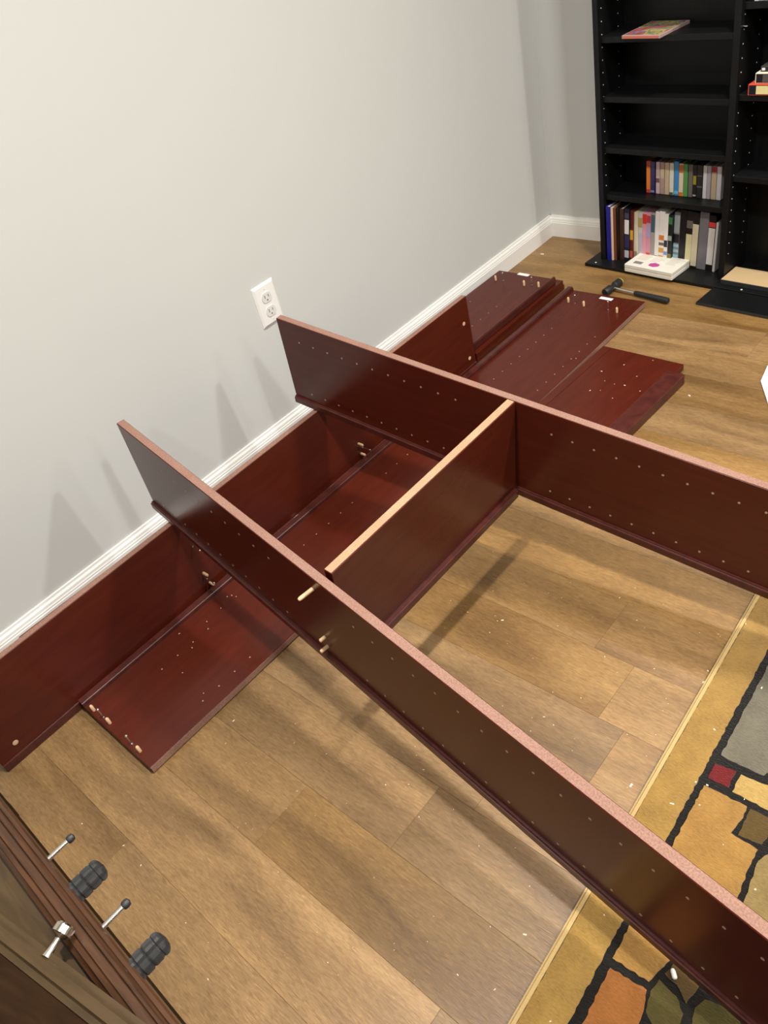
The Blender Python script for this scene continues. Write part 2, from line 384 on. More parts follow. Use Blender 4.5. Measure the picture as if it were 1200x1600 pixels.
# side panel lying flat, moulding up on its wall side (runs under the frame)
PLEN = 1.935
def flat_panel(name, label, x0, x1, yn, yf, z0, ztop, skew, nodes_d, nodes_b, sticker, lip_side):
    e = empty(name, T((x0+x1)/2, (yn+yf)/2, z0), label, 'board')
    sh = Matrix.Identity(4); sh = T(x0, yn, 0) @ RZ(-skew)
    L = yf-yn; wd = x1-x0
    zb = ztop-PT
    put('board', box('board', 0, wd, 0, L, zb, ztop, .0009), 'cherry_y', e, sh)
    rs = (wd-.0012, wd+.0006) if lip_side == 'left' else (-.0006, .0012)
    put('raw_edge', box('raw_edge', rs[0], rs[1], .0012, L-.0012, zb+.0015, ztop-.0012), 'raw', e, sh)
    bm = bmesh.new()
    if lip_side == 'left': bm_box(bm, -.004, .0165, 0, L, z0, ztop+.011)
    else: bm_box(bm, wd-.006, wd+.005, 0, L, zb, ztop+.008)
    lg = [q for q in bm.edges if abs(q.verts[0].co.y-q.verts[1].co.y) > .1]
    bmesh.ops.bevel(bm, geom=lg, offset=.0030, segments=3, affect='EDGES')
    put('front_moulding', mesh_of(bm, 'front_moulding'), 'lip', e, sh)
    ys = [.16+.0437*k for k in range(int((L-.32)/.0437))]
    ys = [y for k, y in enumerate(ys) if k % 11 not in (4, 5)]
    rows = (.085, wd-.035) if lip_side == 'left' else (.04, wd-.075)
    put('pin_holes', pins('pin_holes', [(a, y, ztop) for y in ys for a in rows], (0, 0, 1), .0017), 'pin', e, sh, kind='stuff')
    for x, y in nodes_d: put('dowel', DOWEL, None, e, T(x, y, ztop))
    for x, y in nodes_b: put('bolt', BOLT, None, e, T(x, y, ztop))
    if sticker: put('sticker', box('sticker', -.022, .022, -.007, .007, 0, .0006), 'sticker', e, T(sticker[0], sticker[1], ztop) @ RZ(-.05), label='small white sticker')
    return e
flat_panel('lying_side_panel', 'long cherry side panel lying flat beneath the frame, pegs at both ends', .297, .566, -2.329, -.402, 0, .0195, .011,
           ((.341, -2.321), (.401, -2.319), (.516, -2.321), (.362, -.479), (.422, -.487), (.539, -.492)),
           ((.378, -2.319), (.488, -2.321), (.390, -.484), (.508, -.489)), (.465, -.424), 'left')
flat_panel('lying_side_panel', 'cherry side panel lying flush against the baseboard near the far corner', .020, .242, -2.315, -.404, .035, .052, .0135,
           ((.078, -.471), (.195, -.475), (.248, -.470)), ((.110, -.471), (.224, -.471)), (.149, -.409), 'right')
# board under the one at the baseboard
for k, lb in enumerate(('lower of two cherry shelves stacked under the panel by the baseboard', 'upper of two cherry shelves stacked under the panel by the baseboard')):
    z_ = .0173*k
    e = empty('loose_shelf', T(.17, -.62, z_), lb, 'board')
    put('board', box('board', .05+.004*k, .282, -.868, -.372-.006*k, z_, z_+PT, .0009), 'cherry_y', e)
    put('raw_edge', box('raw_edge', .056, .281, -.3722-.006*k, -.3714-.006*k, z_+.0015, z_+PT-.0015), 'raw', e)
# fixed shelf with moulding lying on the floor beyond the frame
e = empty('loose_fixed_shelf', T(.73, -.93, 0), 'square cherry shelf with a thick front moulding lying behind the frame', 'board')
shE = T(.583, -1.15, 0) @ RZ(-.05)
put('board', box('board', 0, .245, 0, .46, .010, .028, .0009), 'cherry_y', e, shE)
put('raw_edge', box('raw_edge', .001, .244, .4596, .4606, .0115, .0265), 'raw', e, shE)
put('front_moulding', box('front_moulding', .222, .272, .004, .415, 0, .0295, .002, 2), 'lip', e, shE)
put('back_strip', box('back_strip', .000, .026, .0, .457, 0, .0296, .0006), 'cherry_y', e, shE)
# ================================================================== rug
RUG_T = .011
rugR = T(1.3365, -1.9, 0) @ RZ(.0337)
rug = empty('area_rug', T(2.1, -2.2, 0), 'gold bordered area rug with a black outlined geometric pattern', 'rug')
def L2R(p): return rugR.inverted() @ p
M['rug_black'] = pile_mat('black_pile', (.0075, .0062, .0045), .3)
M['rug_bind'] = plain('pale_gold_binding', (.42, .29, .115), .85, noise=.12, nscale=220, bump=.6)
PILE = {'gold': (0.2720, 0.1598, 0.0408), 'grey': (0.1258, 0.1122, 0.0782), 'red': (0.1088, 0.0068, 0.0082), 'yellow': (0.3740, 0.2448, 0.0748), 'tan': (0.2856, 0.1530, 0.0394),
        'olive': (0.0782, 0.0476, 0.0122), 'straw': (0.2108, 0.1462, 0.0530), 'orange': (0.2448, 0.0918, 0.0218), 'leaf': (0.0578, 0.0462, 0.0109), 'brown': (0.0884, 0.0510, 0.0150)}
for k, v in PILE.items(): M['rug_'+k] = pile_mat('rug_'+k, v)
put('pile_base', box('pile_base', .004, 1.75, -1.45, .78, 0, RUG_T-.0015, .001), 'rug_black', rug, rugR, label='black pile lines')
bmr = bmesh.new(); bm_box(bmr, -.006, .0085, -1.455, .785, 0, RUG_T+.001)
lg = [q for q in bmr.edges if abs(q.verts[0].co.y-q.verts[1].co.y) > .1]; bmesh.ops.bevel(bmr, geom=lg, offset=.0045, segments=3, affect='EDGES')
put('binding', mesh_of(bmr, 'binding'), 'rug_bind', rug, rugR, label='pale gold bound edge')
bmr = bmesh.new(); bm_box(bmr, .010, 1.75, .770, .785, 0, RUG_T+.001)
put('binding', mesh_of(bmr, 'binding', .003), 'rug_bind', rug, rugR)
def patch(col, pts, seed):
    "pile patch with slightly ragged outline; pts in rug coordinates"
    rg = random.Random(seed); out = []
    for a, b in zip(pts, pts[1:]+pts[:1]):
        a, b = Vector(a), Vector(b); n = max(1, int((b-a).length/.006)); d = (b-a); nn = Vector((-d.y, d.x)).normalized()
        for i in range(n):
            p = a+d*(i/n)
            if i: p += nn*rg.uniform(-.0011, .0011)
            out.append((p.x, p.y))
    return put('pile_patch', prism('pile_patch', out, .002, RUG_T+rg.uniform(0, .0004)), 'rug_'+col, rug, rugR)
def px(*ps):
    r = []
    for u, v in ps:
        q = L2R(at(u, v, RUG_T)); r.append((q.x, q.y))
    return r
patch('gold', [(.0045, -1.44), (.0600, -1.44), (.0600, .765), (.0045, .765)], 1)
patch('grey', [(.0725, .160), (.0725, .60)]+[(.30, .60), (.30, .02)]+px((1199, 1207), (1193, 1212), (1138, 1187)), 2)
patch('red', px((1117.5, 1193), (1150.5, 1205), (1137.7, 1230.6), (1106.5, 1215)), 3)
patch('yellow', px((1158, 1210), (1235, 1242), (1240, 1286), (1144, 1237)), 4)
patch('tan', px((1100, 1227), (1167, 1260), (1161.5, 1277), (1142, 1301), (1184, 1328), (1171, 1354), (1154, 1398), (1113, 1460), (1042, 1504), (1013.5, 1534), (957, 1497)), 5)
patch('olive', px((1172.5, 1264), (1216, 1285), (1190, 1319.5), (1153, 1305)), 6)
patch('straw', px((1255, 1310), (1210, 1328), (1185, 1345), (1163, 1406), (1150, 1445), (1260, 1520)), 7)
patch('orange', px((953.5, 1512), (1010.5, 1546.5), (1006, 1578), (985, 1640), (890, 1640)), 8)
patch('leaf', px((1030, 1530), (1057, 1557), (1067.5, 1584), (1056, 1615), (1021, 1605), (1009, 1579.5), (1016.5, 1548)), 9)
patch('brown', px((1052, 1506), (1092, 1541), (1072, 1567.5), (1057, 1537.5), (1039, 1521)), 10)
patch('leaf', px((1085.5, 1575), (1102, 1561.5), (1150, 1580), (1170, 1640), (1075, 1640)), 11)
patch('gold', [(.32, .05), (.62, .05), (.62, .60), (.32, .60)], 12); patch('straw', [(.32, -.9), (.62, -.9), (.62, -.02), (.32, -.02)], 13)
patch('grey', [(.065, -1.2), (.30, -1.2), (.30, -.62), (.065, -.62)], 14)
pegm = lathe('shelf_peg', [(.0022, 0), (.0036, .002), (.0036, .010), (.0022, .013)], 12)
pp = at(1057, 1528, RUG_T)
top('shelf_peg', pegm, 'plastic', T(pp.x, pp.y-.004, RUG_T+.0045) @ RZ(2.3) @ Matrix.Rotation(math.pi/2, 4, 'Y'), 'tiny white plastic shelf peg lying on the rug beside the frame', 'peg')
# ================================================================== black media shelf
TH = -.09; BO = Vector((.298, -.160, 0))
BT = Vector((math.cos(TH), math.sin(TH), 0)); BN = Vector((math.sin(TH), -math.cos(TH), 0))   # along the front, out of the front
MB = T(*BO) @ RZ(TH)            # local x along the front, y into the shelf, z up
def bs(u, v, off=0.0):
    "local (x,z) of a photo pixel on the shelf's plane y=off"
    d = ray(u, v); o = BO-BN*off; t = BN.dot(o-CAM)/BN.dot(d); X = CAM+d*t
    return (X-BO).dot(BT), X.z
shelf = empty('media_shelf', MB, 'tall black laminate media shelf with two bays against the back wall', 'shelf')
DEP = .135; ST = .016; HT = 1.50
def sp(name, x0, x1, y0, y1, z0, z1, mat='black', bev=.0008, **k): return put(name, box(name, x0, x1, y0, y1, z0, z1, bev), mat, shelf, MB, **k)
sp('base_board', -.035, .90, -.045, DEP, 0, .011)
XD0, XD1, XR = .425, .444, .862
BASEZ = .011
sp('side_panel', 0, .018, 0, DEP, BASEZ, HT); sp('side_panel', XR, XR+.018, 0, DEP, BASEZ, HT); sp('divider', XD0, XD1, 0, DEP, BASEZ, HT)
sp('back_panel', .018, XR, DEP-.004, DEP, BASEZ, HT, bev=0)
sp('top_board', -.004, XR+.022, -.004, DEP, HT, HT+.018)
LZ = [.214, .362, .511, .672, .86, 1.03, 1.20, 1.36]
for z in LZ: sp('shelf_board', .0185, XD0-.0005, .012, DEP-.005, z, z+ST)
RZ_ = [.309, .524, .738, .92, 1.10, 1.30]
for z in RZ_: sp('shelf_board', XD1+.0005, XR-.0005, .012, DEP-.005, z, z+ST)
zz = [.09+.0335*k for k in range(40)]
put('pin_holes', pins('pin_holes', [(.018, y, z) for z in zz for y in (.018, .10)], (1, 0, 0), .0016), 'dot', shelf, MB, kind='stuff')
put('pin_holes', pins('pin_holes', [(XD1, y, z) for z in zz for y in (.018, .10)], (1, 0, 0), .0016), 'dot', shelf, MB, kind='stuff')
put('screw', lathe('screw', [(.003, 0), (.003, .0006), (0, .001)], 10), 'dot', shelf, MB @ T(.0, -.030, .011))
put('screw', lathe('screw', [(.003, 0), (.003, .0006), (0, .001)], 10), 'dot', shelf, MB @ T(.52, -.035, .011))
put('shelf_pin', box('shelf_pin', 0, .012, .010, .018, .700, .7025, .0005), 'steel', shelf, MB @ T(XD1, 0, 0))
# ------------------------------------------------------------------ things on the media shelf
MC = {}
def cm(col, rough=.4):
    k = (tuple(round(c, 3) for c in col), rough)
    if k not in MC: MC[k] = plain('print_%d' % len(MC), col, rough, noise=.06, nscale=90)
    return MC[k]
def srgb(r, g, b): return tuple(((c/255+.055)/1.055)**2.4 if c > 10 else c/3294.6 for c in (r, g, b))
def case(name, label, cat, group, x0, w, z0, h, y0, d, col, bands=(), lean=0.0, kind='case'):
    "upright slim case or book: shell + page block / tray + printed spine bands (z from, z to, colour)"
    mw = MB @ T(x0, y0, z0) @ Matrix.Rotation(lean, 4, 'Y')
    e = empty(name, mw, label, cat, group)
    if kind == 'book':
        bmc = bmesh.new(); t = min(.0016, w*.2)
        bm_box(bmc, 0, t, 0, d, 0, h); bm_box(bmc, w-t, w, 0, d, 0, h); bm_box(bmc, t, w-t, 0, t, 0, h)
        put('cover', mesh_of(bmc, 'cover'), cm(srgb(*col)), e, mw)
        put('pages', box('pages', t, w-t, t, d-.002, .002, h-.003), cm(srgb(225, 215, 195)), e, mw)
    else:
        put('shell', box('shell', 0, w, 0, d, 0, h, .0007), cm(srgb(*col), .3), e, mw)
    for a, b, c in bands:
        m_ = .0006
        put('spine_print', box('spine_print', m_, w-m_, -.0004, .0006, a*h+m_, b*h-m_), cm(srgb(*c)), e, mw)
    return e
def span(xl, xr, y, off): return bs(xl, y, off)[0], bs(xr, y, off)[0]
# bottom left compartment: (name, label, colour, left px, right px, top px, bands, lean, depth offset, kind)
def zx(x): return 920+x/8.571
def zy(y): return 290+y/8.571
def z2(x): return 1020+x/8.571
GB = 'videos and books on the bottom shelf'
BOT = [
 ('book', 'royal blue hardback at the left end of the bottom shelf', (22, 24, 130), zx(234), zx(291), zy(262), (), .0, 'book'),
 ('booklet', 'thin cream booklet next to the royal blue hardback', (215, 195, 160), zx(293), zx(317), zy(275), (), .0, 'book'),
 ('book', 'rust brown slim book right of the thin cream booklet', (112, 58, 40), zx(319), zx(350), zy(280), (), .0, 'book'),
 ('video_case', 'plain black video case between the rust and dark brown spines', (14, 13, 12), zx(352), zx(388), zy(275), (), .0, 'case'),
 ('book', 'dark brown book left of the navy and white patterned case', (58, 36, 28), zx(391), zx(440), zy(290), (), .015, 'book'),
 ('video_case', 'navy and white patterned video case on the bottom shelf', (28, 28, 40), zx(452), zx(515), zy(290), ((.05, .2, (190, 190, 195)), (.25, .5, (40, 42, 88)), (.52, .8, (215, 215, 210)), (.82, .93, (60, 62, 90))), .03, 'case'),
 ('video_case', 'dark red video case with a yellow patch', (92, 30, 22), zx(517), zx(560), zy(312), ((.42, .62, (205, 160, 50)), (.05, .2, (190, 90, 80))), .04, 'case'),
 ('video_case', 'cream video case right of the dark red one', (205, 198, 170), zx(563), zx(612), zy(332), ((.05, .2, (150, 140, 110)),), .04, 'case'),
 ('video_case', 'pale lilac and yellow video case beside the cream one', (190, 188, 185), zx(614), zx(668), zy(338), ((.7, .9, (165, 150, 90)), (.2, .6, (176, 172, 190))), .04, 'case'),
 ('video_case', 'pink video case with a bright red top, the left of two', (212, 150, 165), zx(670), zx(728), zy(340), ((.78, .98, (205, 50, 40)), (.04, .12, (190, 160, 200))), .045, 'case'),
 ('video_case', 'pink and lilac video case with a red foot, the right of two', (200, 140, 155), zx(731), zx(787), zy(340), ((.05, .2, (215, 70, 70)), (.8, .95, (170, 60, 70)), (.5, .78, (165, 150, 185))), .045, 'case'),
 ('video_case', 'grey video case with a teal top', (150, 146, 140), zx(790), zx(846), zy(345), ((.62, .97, (60, 90, 105)),), .045, 'case'),
 ('video_case', 'plain white clamshell video case left of the orange lettered one', (222, 218, 214), zx(850), zx(906), zy(322), ((.04, .16, (60, 60, 60)),), .05, 'case'),
 ('video_case', 'white clamshell video case with orange motifs down its spine', (226, 220, 218), zx(908), zx(980), zy(320), ((.05, .17, (200, 140, 70)), (.22, .32, (205, 150, 60)), (.36, .42, (120, 90, 80)), (.46, .56, (205, 120, 50))), .05, 'case'),
 ('video_case', 'thin white video case with blue and black print near its foot', (228, 224, 220), zx(983), zx(1034), zy(362), ((.2, .28, (120, 140, 200)), (.36, .5, (45, 45, 60))), .05, 'case'),
 ('video_case', 'black video case with a green top', (22, 30, 26), zx(1037), zx(1094), zy(368), ((.82, .96, (50, 120, 70)), (.5, .6, (140, 150, 140)), (.12, .24, (120, 115, 60))), .05, 'case'),
 ('video_case', 'grey video case with diagonal pale blue stripes', (120, 124, 130), zx(1097), zx(1175), zy(330), ((.62, .95, (150, 156, 160)), (.05, .11, (140, 180, 195)), (.15, .21, (140, 180, 195)), (.25, .31, (140, 180, 195)), (.35, .41, (140, 180, 195)), (.43, .6, (14, 16, 18))), .055, 'case'),
 ('video_case', 'wide plain black video case right of the striped one', (18, 17, 20), z2(332), z2(418), 325, (), .06, 'case'),
 ('video_tape', 'black video tape with a cream label and a round window', (20, 19, 16), z2(422), z2(508), 327, ((.10, .60, (205, 196, 150)), (.70, .84, (95, 90, 84))), .06, 'case'),
 ('video_tape', 'black video tape with a long cream label', (24, 22, 18), z2(512), z2(598), 329, ((.04, .80, (200, 190, 160)),), .06, 'case'),
 ('video_case', 'wide plain grey video case on the bottom shelf', (112, 110, 114), z2(602), z2(726), 328, (), .06, 'case'),
 ('video_tape', 'black video tape with a white label and a red stripe', (20, 18, 17), z2(734), z2(828), 334, ((.11, .78, (205, 202, 196)), (.79, .88, (205, 60, 55))), .06, 'case'),
 ('booklet', 'thin white booklet at the right end of the bottom shelf', (195, 192, 190), z2(834), z2(866), 345, (), .06, 'book')]
FLOORZ = BASEZ+.0002
prev = .0189
for nm, lb, col, xl, xr, yt, bands, lean, kd in BOT:
    lean *= .6
    xm = bs((xl+xr)/2, 362, .02)[0]; off = max(.001, min(.031, (xm-.02)*.31)) if xm < .25 else .040
    a, b = span(xl, xr, 362, off); zt = bs((xl+xr)/2, yt+2, off+.004)[1]
    h = min(zt-FLOORZ, .186); wd = max(b-a-.0006, .004)
    # lower left corner: the measured span is at mid height, shift by the lean
    x0 = max(a-math.tan(lean)*h*.45, prev+.0003)
    lift = wd*math.sin(lean)
    wd = min(wd, (XD0-.0008-h*math.sin(lean)-x0)/math.cos(lean))
    case(nm, lb, 'book' if kd == 'book' else 'video', GB, x0, wd, FLOORZ+lift+.0001, h, off+random.Random(xl).uniform(0, .002), .086, col, bands, lean, kd)
    prev = x0+wd/math.cos(lean)
# second compartment: row of audio cassettes
def z3(x): return 1000+x/8.571
GC = 'cassettes on the second shelf'
CAS = [('orange cassette case with red ends, leftmost of the row', (225, 130, 40), 85, 135, ((.0, .12, (190, 60, 70)), (.82, 1, (180, 60, 50)))),
 ('navy cassette case second from the left', (52, 48, 100), 142, 195, ((.02, .1, (130, 130, 175)),)),
 ('pale pink cassette case right of the navy one', (205, 180, 185), 213, 262, ((.55, .8, (190, 165, 150)), (.35, .5, (120, 80, 85)))),
 ('dusty pink cassette case with a beige top', (178, 148, 138), 270, 325, ((.5, .8, (200, 180, 150)),)),
 ('sand coloured cassette case, fifth from the left', (200, 178, 148), 331, 388, ()),
 ('cream cassette case with a dark foot left of the blue one', (222, 218, 200), 395, 448, ((.0, .1, (90, 92, 70)),)),
 ('bright blue cassette case standing a little taller', (62, 140, 200), 458, 516, ((.05, .15, (110, 190, 225)),)),
 ('cream cassette case with orange ends', (225, 205, 175), 520, 577, ((.0, .13, (215, 120, 25)), (.72, .98, (200, 115, 25)))),
 ('green cassette case right of the orange ended one', (88, 150, 80), 583, 637, ()),
 ('mid grey cassette case right of the green one', (105, 102, 96), 648, 704, ()),
 ('black cassette case with a yellow mark on its spine', (34, 32, 28), 711, 757, ((.4, .68, (150, 140, 40)), (.04, .1, (170, 170, 165)))),
 ('plain charcoal cassette case, wider than its neighbours', (40, 40, 38), 763, 836, ((.32, .38, (90, 90, 88)), (.66, .7, (85, 85, 84)))),
 ('white cassette case right of the charcoal one', (205, 205, 208), 845, 893, ()),
 ('light grey cassette case fourth from the divider', (165, 160, 166), 898, 950, ()),
 ('beige cassette case with a crimson top', (190, 172, 140), 958, 1025, ((.82, 1, (150, 35, 60)),)),
 ('white cassette case at the right end of the row', (200, 196, 198), 1032, 1093, ())]
prev = .10
for lb, col, xl, xr, bands in CAS:
    a, b = span(z3(xl), z3(xr), 277, .060)
    x0 = max(a, prev+.0004); h = bs(1070, 256.5, .060)[1]-LZ[0]-ST+(.006 if 'taller' in lb else 0)
    wd = max(.008, min(b-x0, XD0-.0008-x0))
    case('cassette_case', lb, 'cassette', GC, x0, wd, LZ[0]+ST+.0001, h, .060, .066, col, bands, 0.0)
    prev = x0+wd
# CD case lying on the upper shelf
e = empty('cd_case', MB @ T(.172, .050, LZ[3]+ST+.0001) @ RZ(-.06), 'clear cd case with colourful cover art lying on an upper black shelf', 'case')
put('tray', box('tray', -.062, .062, -.069, .069, 0, .009, .001), plain('clear_case_plastic', (.42, .30, .28), .15), e, W[e])
cs = put('cover_sheet', box('cover_sheet', -.057, .057, -.064, .064, .009, .0094), None, e, W[e])
mcd, nt, bb = new_mat('cover_art')
tc = N(nt, 'ShaderNodeTexCoord'); nz = N(nt, 'ShaderNodeTexNoise'); nz.inputs['Scale'].default_value = 22; nz.inputs['Detail'].default_value = 1
cr = N(nt, 'ShaderNodeValToRGB'); els = cr.color_ramp.elements
els[0].position = .30; els[0].color = (.35, .05, .04, 1); els[1].position = .72; els[1].color = (.32, .10, .09, 1)
for p_, c_ in ((.40, (.45, .12, .08, 1)), (.47, (.13, .14, .32, 1)), (.54, (.55, .38, .10, 1)), (.60, (.10, .22, .12, 1)), (.66, (.6, .45, .16, 1))):
    q = els.new(p_); q.color = c_
nt.links.new(tc.outputs['Object'], nz.inputs['Vector']); nt.links.new(nz.outputs['Fac'], cr.inputs['Fac']); nt.links.new(cr.outputs['Color'], bb.inputs['Base Color'])
bb.inputs['Roughness'].default_value = .2
cs.data.materials.append(mcd)
put('spine_print', box('spine_print', -.058, .058, -.0696, -.069, .0015, .0078), cm(srgb(205, 110, 90)), e, W[e])
# right bay: stack of video tapes and the row of cases above
GV = 'video tapes stacked in the right bay'
zr = RZ_[1]+ST+.0001
def flat_tape(label, x, y, z, rot, hh, sleeve, col, lab):
    mw = MB @ T(x, y, z) @ RZ(rot); e = empty('video_tape', mw, label, 'video', GV)
    put('sleeve', box('sleeve', 0, .187, 0, .103, 0, hh, .0008), cm(srgb(*sleeve)), e, mw)
    put('tape_shell', box('tape_shell', .003, .184, -.0006, .05, .0022, hh-.0022), cm(srgb(*col), .3), e, mw)
    put('spine_label', box('spine_label', lab[0], lab[1], -.0011, .0, .0035, hh-.0035), cm(srgb(*lab[2])), e, mw)
flat_tape('video tape in a red and cream sleeve, bottom of the right bay stack', .472, .006, zr, .03, .027, (215, 75, 50), (10, 18, 30), (.022, .18, (225, 212, 150)))
flat_tape('video tape with a grey label in a cream sleeve, middle of the stack', .486, .012, zr+.0272, .03, .025, (222, 215, 190), (22, 20, 20), (.02, .18, (84, 76, 76)))
flat_tape('dark video tape with a white end, top of the stack', .494, .022, zr+.0524, .03, .013, (58, 58, 58), (40, 40, 40), (.0035, .012, (225, 225, 215)))
zr3 = RZ_[2]+ST+.0001; x = .466
for k, (cn, col) in enumerate((('white', (215, 212, 218)), ('pale lilac', (165, 158, 185)), ('light grey', (188, 184, 190)), ('cream', (226, 212, 190)), ('amber', (225, 150, 40)), ('mauve', (150, 130, 150)), ('yellow', (225, 190, 60)))):
    case('cassette_case', '%s cassette case in the right bay row at the top edge' % cn, 'cassette', 'cassettes in the right bay', x, .0115, zr3, .109, .016, .07, col); x += .0125
# tan backed board on the shelf base, dark board in front on the floor
e = empty('spare_shelf_board', MB @ T(.66, 0, 0), 'black shelf board with a bare tan face resting on the shelf base', 'board')
put('board', box('board', .446, .858, -.023, .068, BASEZ+.0002, .0255, .0008), 'blackedge', e, MB)
put('bare_face', box('bare_face', .447, .857, -.022, .067, .0255, .0262), plain('tan_hardboard', (.50, .355, .185), .6, noise=.05, nscale=30), e, MB, label='bare tan face')
e = empty('spare_shelf_board', MB @ T(.6, -.1, 0), 'flat black board lying on the floor in front of the media shelf', 'board')
put('board', box('board', .437, .88, -.147, -.048, 0, .009, .0009), 'black', e, MB)
put('edge_band', box('edge_band', .4375, .8795, -.1478, -.1469, .001, .008), 'blackedge', e, MB)
# white video box lying on the base
a, b = at(976, 423, .012), at(1050, 438, .012)
mw = T(a.x, a.y-.002, .0112) @ RZ(math.atan2(b.y-a.y, b.x-a.x))
e = empty('video_box', mw, 'white clamshell video box with a magenta sticker lying on the shelf base', 'box')
bw = (Vector((b.x, b.y))-Vector((a.x, a.y))).length; bd = .100; bh = .026
put('lower_shell', box('lower_shell', 0, bw, 0, bd, 0, bh*.5-.0004, .002, 2), plain('cream_white_plastic', (.72, .69, .60), .35), e, mw)
put('upper_shell', box('upper_shell', 0, bw, 0, bd, bh*.5, bh, .002, 2), bpy.data.materials['cream_white_plastic'], e, mw)
tz = bh+.0001
put('sticker', prism('sticker', [(.078+.0, .018), (.098, .014), (.112, .022), (.110, .036), (.090, .042), (.076, .032)], tz, tz+.0004), cm(srgb(175, 60, 140)), e, mw, label='magenta sticker')
put('barcode', box('barcode', .022, .052, .016, .032, tz, tz+.0003), cm(srgb(120, 118, 112)), e, mw)
rg = random.Random(5)
for cx in (.016, .066, .122):
    for k in range(6):
        put('text_line', box('text_line', cx, cx+.034+rg.uniform(-.01, .008), .046+k*.0085, .0495+k*.0085, tz, tz+.0002), cm(srgb(196, 190, 174)), e, mw)
# ================================================================== mallet
h0, h1 = at(946, 457, .013), at(968, 441, .013)
ax = (h1-h0); ang = math.atan2(ax.y, ax.x); mid = (h0+h1)/2
s1 = at(1045, 471, .010)
e = empty('mallet', T(mid.x, mid.y, 0), 'small black rubber mallet with a steel shaft lying on the floor', 'hammer')
M['rubber'] = plain('black_rubber', (.012, .012, .012), .5)
hl = ax.length/2+.004
lie = T(mid.x, mid.y, .0135) @ RZ(ang) @ Matrix.Rotation(math.pi/2, 4, 'Y')
put('head', lathe('head', [(.0105, -hl), (.013, -hl+.003), (.013, -.012), (.0095, -.009), (.0095, .009), (.013, .012), (.013, hl-.004)], 20), 'rubber', e, lie)
put('face_cap', lathe('face_cap', [(.0125, hl-.004), (.0125, hl-.001), (.011, hl+.002), (0, hl+.003)], 20), plain('yellow_plastic', (.5, .38, .05), .4), e, lie, label='yellow face')
d = (s1-mid); d.z = 0; la = math.atan2(d.y, d.x); LL = d.length
hm = T(mid.x, mid.y, .0115) @ RZ(la) @ Matrix.Rotation(math.pi/2, 4, 'Y')
put('shaft', lathe('shaft', [(.0048, .006), (.0048, LL*.42)], 12), 'steel', e, hm)
put('grip', lathe('grip', [(.005, LL*.40), (.0078, LL*.42), (.0082, LL*.55), (.0090, LL*.72), (.0098, LL*.92), (.009, LL*.985), (.005, LL)], 16), 'rubber', e, hm)
# ================================================================== white instruction sheet at the right
ps = [at(1188.5, 597), at(1199, 573), at(1290, 560), at(1290, 690), at(1222, 700)]
e = empty('paper_booklet', T(ps[0].x+.08, ps[0].y, 0), 'white paper booklet on the floor at the right edge', 'paper')
put('cover_sheet', prism('cover_sheet', [(p.x, p.y) for p in ps], .003, .0036), cm(srgb(238, 236, 240)), e)
put('pages', prism('pages', [(p.x+.001*(1 if i < 2 else -1), p.y) for i, p in enumerate(ps)], 0, .003), cm(srgb(225, 223, 224)), e)
# ================================================================== game table at the lower left
GZ = .42
M['walnut'] = wood('table_rim_wood', (.032, .0140, .0065), (.085, .036, .0155), (1.0, 14, 14), .34, 12)
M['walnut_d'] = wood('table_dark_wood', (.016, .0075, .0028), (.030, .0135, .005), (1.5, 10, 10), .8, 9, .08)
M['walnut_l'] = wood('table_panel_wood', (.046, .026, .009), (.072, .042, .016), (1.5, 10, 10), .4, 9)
ga = math.atan2(-.007, .412)
MG = T(.778, -2.529, 0) @ RZ(ga)
gt = empty('game_table', MG @ T(.3, -.2, 0), 'dark wood game table with ridged rim and short rods, bottom left corner', 'table')
# ridged rim: profile across (0 = outer edge, negative = towards the middle)
prof = [(0, -.030), (0, -.006), (-.002, -.003), (-.006, -.003), (-.007, -.0045), (-.008, -.003), (-.0105, 0), (-.0135, 0), (-.0145, -.002), (-.0155, 0), (-.024, .0006), (-.025, -.0016), (-.026, .0004), (-.031, -.0005), (-.0325, -.003), (-.037, -.006), (-.038, -.030)]
bmg = bmesh.new(); n = len(prof)
xa, xb = -.42, .50
a_ = [bmg.verts.new((xa, p[0], GZ+p[1])) for p in prof]; b_ = [bmg.verts.new((xb, p[0], GZ+p[1])) for p in prof]
for i in range(n):
    j = (i+1) % n; bmg.faces.new((a_[i], a_[j], b_[j], b_[i]))
bmg.faces.new(a_[::-1]); bmg.faces.new(b_)
put('rim', mesh_of(bmg, 'rim'), 'walnut', gt, MG)
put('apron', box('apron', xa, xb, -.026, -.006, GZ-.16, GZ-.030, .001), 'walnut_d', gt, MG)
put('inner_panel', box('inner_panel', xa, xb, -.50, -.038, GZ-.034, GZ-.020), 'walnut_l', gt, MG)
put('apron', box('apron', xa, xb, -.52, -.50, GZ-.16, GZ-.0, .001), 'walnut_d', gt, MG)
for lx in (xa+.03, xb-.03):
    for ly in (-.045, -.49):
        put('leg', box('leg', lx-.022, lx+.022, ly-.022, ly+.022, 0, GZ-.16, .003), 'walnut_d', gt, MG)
M['grip'] = plain('black_ribbed_rubber', (.020, .020, .021), .5)
